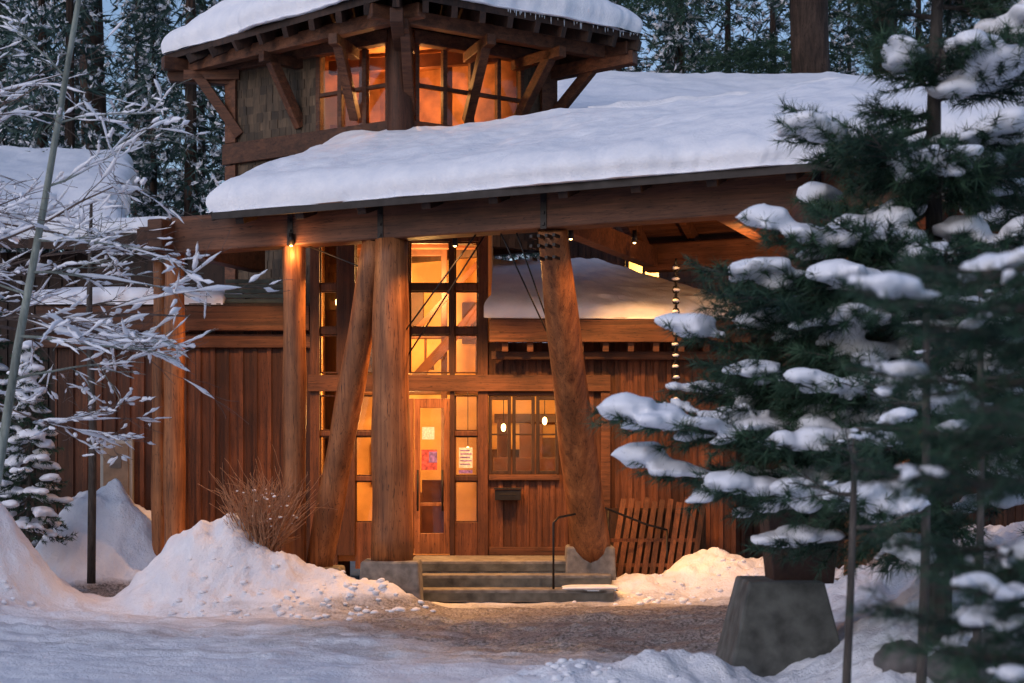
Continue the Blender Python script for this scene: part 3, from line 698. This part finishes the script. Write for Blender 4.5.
for i in range(30):
    z=4.6-i*.075; 
    q.tube([(0.045*math.cos(a)*(1 if i%2 else .3),.045*math.cos(a)*(.3 if i%2 else 1),z+.05*math.sin(a)) for a in np.linspace(0,2*math.pi,9)],[.013]*9,5,cap=False)
    if i%2==1: s_.blob((random.uniform(-.01,.01),-.02,z),.05,.05,.022,8,6,irr=.5)
q.make('links',METAL,rc); s_.make('snow_on_links',SSNOW,rc)

pr=empty('concrete_pier',(2.3,12.7,0)); q=M(); frust(q,-.04,0,-.2,.83,1.10,1.1,.62,.75); q.make('battered_base',CONCD,pr,.02)
q=M(); frust(q,.14,.05,.8,1.42,.5,.45,.62,.5); q.make('rust_steel_shoe',RUST,pr,.01)
q=M(); q.log((.16,.1,1.4),(.95,3.9,4.75),.2,.17); q.make('raking_log',WV,pr)

# ------------------------------------------------------------------ vegetation
def needle_mesh(name,pos,dr,n,length,width,mats,tone=None,spread=(.35,1.3)):
    pos=np.asarray(pos);dr=np.asarray(dr);dr=dr/np.linalg.norm(dr,axis=1,keepdims=True); K=len(pos)
    up=np.tile([0.13,.21,1.0],(K,1)); a=np.cross(dr,up); a/=np.linalg.norm(a,axis=1,keepdims=True)+1e-9; b=np.cross(a,dr)
    th=RNG.uniform(spread[0],spread[1],(K,n)); ph=RNG.uniform(0,2*np.pi,(K,n))
    nd=dr[:,None]*np.cos(th)[...,None]+(a[:,None]*np.cos(ph)[...,None]+b[:,None]*np.sin(ph)[...,None])*np.sin(th)[...,None]
    base=pos[:,None]+dr[:,None]*RNG.uniform(-.5,.5,(K,n,1))*length*.6
    ln=length*RNG.uniform(.6,1.15,(K,n,1)); side=np.cross(nd,RNG.normal(size=(K,n,3))); side/=np.linalg.norm(side,axis=2,keepdims=True)+1e-9
    tip=base+nd*ln; tip[...,2]-=.12*ln[...,0]
    V=np.stack([base-side*width/2,base+side*width/2,tip],2).reshape(-1,3)
    F=np.arange(len(V)).reshape(-1,3)
    t=(RNG.random((K,1))*.7+RNG.random((K,n))*.3) if tone is None else np.clip(np.asarray(tone)[:,None]+RNG.uniform(-.15,.15,(K,n)),0,1)
    return mesh_np(name,V,F,mats,tone=np.broadcast_to(t,(K,n)).ravel())
def make_pine(name,base,H,r0,branches,tuft=34,nlen=.11,nwid=.005,step=.055,subs=11,vox=.028,snowscale=1.0,taper=.25,lean=(0,0),bark=None):
    root=empty(name,base); wd=M(); pos=[];dr=[];tn=[]; sn=M()
    def tr(z): t=z/H; return Vector((lean[0]*t*t+.03*math.sin(z*1.3),lean[1]*t,z))
    zs=np.linspace(-.2,H,20); wd.tube([tr(z) for z in zs],[max(.008,r0*(1-(1-taper)*max(0,z)/H)) for z in zs],12,irr=.1)
    for (hz,tip,sa) in branches:
        a=tr(hz); tip=Vector(tip); L=tip.length; n=10; pts=[]
        sag=-.10*L
        for i in range(n+1):
            s=i/n; p=a+tip*s+Vector((0,0,sag*math.sin(s*math.pi)*(1 if tip.z<.3 else .4)))+Vector((random.uniform(-.02,.02),random.uniform(-.02,.02),random.uniform(-.02,.02)))*L*.4; pts.append(p)
        wd.tube(pts,[max(.004,(.012+.012*L)*(1-.85*i/n)) for i in range(n+1)],6)
        base_t=random.random()*.6
        patches=[(random.uniform(.3,1.0),random.uniform(.08,.26)) for _ in range(int(round(sa*4.2)))]
        for j in range(subs*2):
            s=.15+.85*(j/(subs*2-1)); i=min(n-1,int(s*n)); f=s*n-i; p=pts[i].lerp(pts[i+1],min(1,f)); d=(pts[i+1]-pts[i]).normalized()
            sd=1 if j%2 else -1
            hz_=d.cross(Vector((0,0,1))).normalized()*sd
            l2=(.42*L*(1-s)**.8+.12)*random.uniform(.7,1.25); l2=min(l2,.75)
            dd=(d*.75+hz_*random.uniform(.5,1.0)+Vector((0,0,random.uniform(-.3,.22)))).normalized()
            if j==subs*2-1: dd=d
            q0=p; q1=p+dd*l2+Vector((0,0,-.05*l2)); m_=max(2,int(l2/step))
            wd.tube([q0,q1],[.005,.003],4,cap=False)
            for k in range(m_):
                ff=(k+1)/m_
                if ff<.25 and s<.6: continue
                pp_=q0.lerp(q1,ff)+Vector((random.uniform(-.02,.02),)*3); pos.append(pp_); e_=dd+Vector((0,0,.25*random.random()+.1)); dr.append(e_); tn.append(min(1,max(0,base_t+.4*ff*random.random())))
            inp=any(abs(s-c_)<w_ for c_,w_ in patches)
            if inp and random.random()<.85:
                m2=max(2,int(l2/.06)); rr0=random.choice([.04,.06,.10])*random.uniform(.8,1.1)*snowscale
                f1=random.uniform(.5,1.0)
                for k in range(m2+1):
                    ff=k/m2*f1; pp_=q0.lerp(q1,ff); rr=rr0*random.uniform(.6,1.3)*(1-.45*ff)
                    sn.blob(pp_+Vector((random.uniform(-.06,.06),random.uniform(-.06,.06),rr*.3+.03)),rr*1.5,rr*1.5,rr*.72,8,6,irr=.5)
    wd.make('trunk_and_branches',bark or BARKG,root)
    obj('needles',needle_mesh(name+'_needles',[tuple(p) for p in pos],[tuple(d) for d in dr],tuft,nlen,nwid,[NEED],tone=tn),root)
    if sn.v:
        o=sn.make('snow_clumps',SSNOW,root)
        r=o.modifiers.new('remesh','REMESH'); r.mode='VOXEL'; r.voxel_size=vox; r.use_smooth_shade=True
        s=o.modifiers.new('smooth','SMOOTH'); s.factor=.5; s.iterations=2
        bake(o)
    return root
bx,by,bz=3.12,11.0,.35
tips=[(.66,-.3,2.15,.25,.6),(.95,.2,1.78,.25,.4),(1.45,-.5,1.62,.3,.9),(1.30,.3,2.35,.25,.3),(1.75,-.7,1.95,.2,1.0),(1.25,.0,2.75,.15,.2),(1.9,-.8,2.35,.2,.5),
 (1.42,-.2,3.20,.1,.3),(1.78,-.4,3.50,.0,1.0),(2.0,.5,3.05,.1,.5),(1.95,-.7,2.85,.1,.5),
 (2.08,-.2,4.22,-.1,.2),(2.35,.5,3.8,-.05,.2),(2.7,-.4,4.75,-.2,.2),(2.75,.3,5.1,-.3,.1),(2.8,-.2,5.6,-.4,.1),(2.6,-.7,4.0,-.1,.2),(2.5,-.6,3.4,.0,.5),(1.6,.3,2.9,.1,.2),(1.5,-.1,2.05,.2,.3),
 (3.9,-.6,2.2,.2,.8),(4.4,.2,2.5,.2,.6),(4.3,-.5,3.3,.1,.8),(4.1,.3,3.9,0,.5),(3.7,-.8,3.4,.1,1.0),(3.6,-.6,4.6,-.1,1.0),(3.9,-.2,5.1,-.2,.7),(3.4,-.9,2.5,.15,1.0),(3.4,-.7,4.1,0,.4),(3.0,-1.0,3.0,.1,.3),(2.9,-.9,3.9,0,.2),(3.2,-.5,5.6,-.3,.4),(2.8,-1.1,2.2,.2,.7),(3.7,.2,5.6,-.3,.6),(3.2,.8,4.2,0,.2),(2.5,.9,2.6,.1,.2),(3.9,.9,3.0,.1,.4),(2.2,-1.0,1.55,.3,.6),(4.6,-.3,1.7,.3,.6)]
br=[]
for (x,yo,z,ex_,sa) in tips:
    h=z-bz+ex_; br.append((max(.5,h),Vector((x-bx,yo,-ex_)),sa))
    for q_ in range(2):
        k=random.uniform(.6,.95); v=Vector(((x-bx)*k+random.uniform(-.2,.2),yo+random.uniform(-.5,.5),-ex_+random.uniform(-.25,.2)))
        br.append((max(.5,h+random.uniform(-.3,.3)),v,sa*.25))
make_pine('snowy_pine_tree',(bx,by,bz),6.6,.095,br,tuft=22,nlen=.13,nwid=.0075,step=.06,subs=10)
br=[]
for i in range(36):
    h=.7+i*.165; a=i*2.4+random.random(); L=max(.4,1.6-.2*(h-1)); br.append((h,Vector((math.cos(a)*L,math.sin(a)*L,-.05*L+.1)),random.choice([.1,.3,.7])))
make_pine('snowy_pine_tree',(4.5,12.6,.7),6.8,.085,br,tuft=16,nlen=.13,nwid=.009,step=.065,subs=9)
br=[]
for (x,yo,z,sa) in [(1.25,0,2.35,.2),(1.35,.3,2.1,.2),(1.22,-.1,1.75,.25),(1.4,.2,1.5,.2),(1.3,.1,1.25,.2),(1.5,-.4,1.95,.15),(1.45,-.3,1.35,.2),(1.55,.4,2.5,.2),(1.55,-.3,1.05,.3),(1.5,.0,2.25,.1),(1.35,.0,1.9,.1),(1.42,.1,1.12,0),(1.6,.1,1.4,0),(1.62,0,2.2,0)]:
    br.append((z-.0+.12,Vector((x-2.25,yo,-.12)),sa*.6))
make_pine('near_pine_tree',(2.25,5.2,0),4.2,.06,br,tuft=14,nlen=.09,nwid=.005,step=.05,subs=9,vox=.02,snowscale=.4)
for (x,y,r,h) in [(2.03,9.2,.030,2.0),(2.52,9.3,.036,2.7),(3.02,9.8,.03,3.0)]:
    br=[(h*.72+.2*i,Vector((math.cos(i*2.2)*.4,math.sin(i*2.2)*.4,.12)),.2) for i in range(4)]
    make_pine('pine_sapling',(x,y,float(G(x,y))-.05),h,r,br,tuft=16,nlen=.09,nwid=.006,subs=4,vox=.02,snowscale=.6,taper=.6,lean=(.06,0))
br=[]
for i in range(46):
    h=.15+i*.055; a=i*2.4; L=max(.10,.55*(1-h/2.9)); br.append((h,Vector((math.cos(a)*L,math.sin(a)*L,-.35*L)),.5))
make_pine('young_fir_tree',(-6.65,20.6,.85),2.75,.035,br,tuft=14,nlen=.07,nwid=.009,step=.05,subs=4,vox=.03,snowscale=.8)
br=[]
for i in range(60):
    h=.3+i*.075; a=i*2.4; L=max(.12,1.15*(1-h/5.2)); br.append((h,Vector((math.cos(a)*L,math.sin(a)*L,-.25*L)),.4))
make_pine('young_fir_tree',(-8.0,22.4,.3),5.4,.06,br,tuft=14,nlen=.09,nwid=.012,step=.07,subs=5,vox=.04)

def grow(wd,sn,p,d,L,r,dep,droop,sprob=.8,kids=5,ss=1.0):
    n=7; pts=[Vector(p)]; d=Vector(d).normalized()
    for i in range(n):
        d=(d+Vector((random.uniform(-.15,.15),random.uniform(-.15,.15),random.uniform(-.15,.15)-droop))).normalized()
        pts.append(pts[-1]+d*L/n)
    rad=[max(.0026,r*(1-.75*i/n)) for i in range(n+1)]
    wd.tube(pts,rad,5 if dep else 4,cap=False)
    if abs(d.z)<.85 and random.random()<sprob:
        i0=random.randint(0,2); i1=random.randint(i0+3,n); ks=[];kr=[]
        for i in range(i0,i1+1):
            sr=ss*random.choice([.6,.9,1.5])*random.uniform(.7,1.2)*(.008+rad[i]*.65); ks.append(pts[i]+Vector((0,0,rad[i]*.6+sr*.35))); kr.append(sr if i0<i<i1 else .0015)
        if len(ks)>1: sn.tube(ks,kr,6,cap=False,irr=.4)
    if dep>0:
        for k in range(kids):
            i=1+int(random.random()*(n-1)); q=pts[i]; dd=(pts[i]-pts[i-1]).normalized()
            s=dd.cross(Vector((random.uniform(-.5,.5),random.uniform(-.5,.5),1))).normalized()*random.choice([-1,1])
            grow(wd,sn,q,dd*.8+s*.7+Vector((0,0,random.uniform(-.25,.45))),L*random.uniform(.35,.6),rad[i]*.6,dep-1,droop*.7,sprob,max(2,kids-1),ss)
bt=empty('bare_snowy_tree',(-5.05,14,0)); wd=M(); sn=M()
pts=[(0,0,-.2),(.05,0,.8),(.22,0,1.5),(.42,.05,2.9),(.68,.05,4.3),(1.0,0,6.1),(1.3,-.1,7.6)]
wd.tube(pts,[.055,.05,.046,.041,.034,.026,.016],10)
for (z,x,d,L,r) in [(3.0,.45,(1,-.2,-.0),1.5,.016),(2.6,.4,(1,.2,.15),1.2,.014),(3.9,.6,(1,-.3,-.05),1.3,.014),(3.6,.55,(1,.3,.2),1.3,.014),(4.4,.7,(.9,.3,.3),1.2,.012),(3.4,.5,(-1,.2,.4),1.0,.014),(5.0,.82,(1,.2,.4),1.0,.011),(5.4,.9,(-.8,.2,.7),1.0,.011)]:
    grow(wd,sn,(x,.03,z),d,L,r,2,.03,.6,6,1.05)
wd.make('trunk_and_branches',PALE,bt); sn.make('snow_on_branches',SSNOW,bt)
bt=empty('bare_snowy_tree',(-6.3,14.6,0)); wd=M(); sn=M()
wd.tube([(0,0,-.2),(.05,0,2),(0,.1,5),(.1,.1,8)],[.09,.08,.06,.03],10)
for (z,d,L,r,dp,ss) in [(3.05,(1,0,.06),3.1,.032,3,1.8),(3.2,(1,.3,.12),2.6,.028,3,1.2),(3.7,(1,-.1,.22),2.7,.028,3,1.7),(3.5,(1,.1,.3),2.3,.024,3,1.2),(4.2,(1,.2,.1),2.5,.026,3,1.4),(4.7,(1,-.2,.25),2.2,.02,3,1.1),(2.6,(1,-.2,.0),2.0,.022,3,1.3),(5.2,(1,.1,.4),2.0,.02,2,1.0)]:
    grow(wd,sn,(.03,.05,z),d,L,r,dp,.03,.65,6,ss)
wd.make('trunk_and_branches',TWIG,bt); o=sn.make('snow_on_branches',SSNOW,bt)
bt=empty('thin_tree_trunk',(-5.75,20.5,.8)); wd=M(); sn=M(); wd.tube([(0,0,-.6),(.02,0,1.5),(-.03,0,3.0),(0,0,4.6)],[.06,.055,.045,.02],10)
for k in range(5): grow(wd,sn,(0,0,2.3+k*.45),(random.choice([-1,1]),random.uniform(-.6,.6),.4),.9,.012,2,.02,.6,4)
wd.make('trunk',BARKG,bt); sn.make('snow_on_branches',SSNOW,bt)
BT=plain('bush_twigs',(.34,.17,.09),.8,0,20,.4,.2)
for (x,y,s,nn) in [(-3.22,19.35,1.0,100)]:
    bu=empty('bare_bush',(x,y,float(G(x,y))-.12)); wd=M(); sn=M()
    for k in range(nn):
        a=random.random()*6.28; q=random.random(); grow(wd,sn,(math.cos(a)*.14,math.sin(a)*.14,0),(math.cos(a)*q*.75,math.sin(a)*q*.75,1),random.uniform(.6,1.05)*s,.013,1,-.01,.0,5)
    for k in range(36):
        a=random.random()*6.28; q=random.random()*.45; rr=random.uniform(.008,.02); sn.blob((math.cos(a)*q,math.sin(a)*q,random.uniform(.35,.85)),rr*1.5,rr*1.3,rr*.8,7,5,irr=.4)
    wd.make('twigs',BT,bu); sn.make('snow_bits',SSNOW,bu)
for (x,y,r,h) in [(6.2,31.2,.52,18),(9.0,36,.4,20),(-9.5,34,.35,20)]:
    bt=empty('large_pine_trunk',(x,y,0)); wd=M(); zs=np.linspace(-.3,h,30)
    wd.tube([(0.1*math.sin(z*.3),0,z) for z in zs],[r*(1-.4*z/h) for z in zs],20,irr=.09); wd.make('trunk',BARK,bt)
    pos=[];dr=[]; 
    for k in range(24):
        a=random.random()*6.28; z=random.uniform(10.2,h); L=random.uniform(1.5,4.5); e=Vector((math.cos(a),math.sin(a),-.15))
        if k<6: e=Vector((-1,random.uniform(-.5,.2),-.05)); z=random.uniform(11,12.2); L=4.6
        for j in range(70):
            s=random.uniform(.3,1); pos.append(tuple(Vector((0,0,z))+e*L*s+Vector((random.uniform(-.4,.4),random.uniform(-.4,.4),random.uniform(-.2,.2)))*1.0)); dr.append(tuple(e+Vector((random.uniform(-.5,.5),random.uniform(-.5,.5),.2))))
    obj('needles',needle_mesh('big_pine_needles',pos,dr,12,.26,.017,[NEED]),bt)

forest=empty('distant_trees')
def forest_tree(name,H,R0,dens,snowp):
    wd=M(); pos=[];dr=[];sp=[];sdr=[]
    z=.8
    while z<H-.2:
        t=z/H; L=R0*(1-t)**.8*random.uniform(.75,1.1)+.12
        for k in range(6):
            a=random.random()*6.283; Lk=L*random.uniform(.55,1.15); e=Vector((math.cos(a),math.sin(a),-.35))
            m_=max(3,int(Lk/.22*dens)); dusted=random.random()<snowp
            for j in range(m_):
                s=(j+1)/m_; wob=(1-s)*.5*Lk+.1
                p=Vector((0,0,z))+e*Lk*s+Vector((random.uniform(-1,1)*wob*.5,random.uniform(-1,1)*wob*.5,random.uniform(-.1,.1)))
                pos.append(tuple(p)); dr.append((e.x+random.uniform(-.6,.6),e.y+random.uniform(-.6,.6),-.15+random.uniform(-.3,.3)))
                if dusted and s>.2 and random.random()<.85: sp.append((p.x,p.y,p.z+.05)); sdr.append((e.x,e.y,.1))
        z+=.32
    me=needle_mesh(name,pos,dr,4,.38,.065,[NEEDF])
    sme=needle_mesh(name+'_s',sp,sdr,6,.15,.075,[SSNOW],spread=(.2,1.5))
    wd.tube([(0,0,-.5),(0,0,H)],[.22,.03],8); 
    return me,sme,wd
variants=[]
for i in range(5):
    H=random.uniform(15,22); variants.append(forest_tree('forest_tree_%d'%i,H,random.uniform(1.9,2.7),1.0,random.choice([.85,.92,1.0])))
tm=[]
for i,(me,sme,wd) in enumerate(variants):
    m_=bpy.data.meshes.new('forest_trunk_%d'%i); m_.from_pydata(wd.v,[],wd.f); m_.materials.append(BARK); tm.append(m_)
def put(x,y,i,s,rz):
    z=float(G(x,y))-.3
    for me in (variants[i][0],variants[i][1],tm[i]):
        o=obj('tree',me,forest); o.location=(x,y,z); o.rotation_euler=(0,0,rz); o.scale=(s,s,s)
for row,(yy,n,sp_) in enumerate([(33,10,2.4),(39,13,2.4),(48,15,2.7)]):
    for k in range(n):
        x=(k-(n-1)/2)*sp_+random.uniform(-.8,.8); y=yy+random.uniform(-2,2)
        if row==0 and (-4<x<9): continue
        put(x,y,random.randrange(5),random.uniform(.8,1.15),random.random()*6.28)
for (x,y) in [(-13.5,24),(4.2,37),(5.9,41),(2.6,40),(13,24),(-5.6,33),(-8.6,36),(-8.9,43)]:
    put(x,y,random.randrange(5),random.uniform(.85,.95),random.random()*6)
# unseen trees added behind the camera to block bright sky reflections in the glazing
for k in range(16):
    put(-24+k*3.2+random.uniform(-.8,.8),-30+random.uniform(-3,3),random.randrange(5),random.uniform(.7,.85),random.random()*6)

for (x,y,s) in [(2.75,10.6,.17),(3.0,10.1,.2),(3.35,10.4,.2),(2.6,10.0,.12),(3.7,10.0,.2)]:
    rk=M(); rk.blob((0,0,0),s*1.1,s,s*.8,14,10,irr=.3); o=rk.make('boulder',STONE); o.location=(x,y,float(G(x,y))+s*.2)
ch=M()
for (cx,cy,r,n) in [(-1.9,18.5,.7,70),(-3.6,18.3,1.0,60),(2.0,19.9,.8,40),(-6.2,18.0,.8,25),(.8,11.7,.6,30),(2.8,20.4,.7,25)]:
    for k in range(n):
        x=cx+random.gauss(0,r*.6); y=cy+random.gauss(0,.25); s=random.uniform(.010,.045); ch.blob((x,y,float(G(x,y))+s*.2),s*1.3,s,s*.7,7,5,irr=.6)
ch.make('snow_chunks',SNOW)
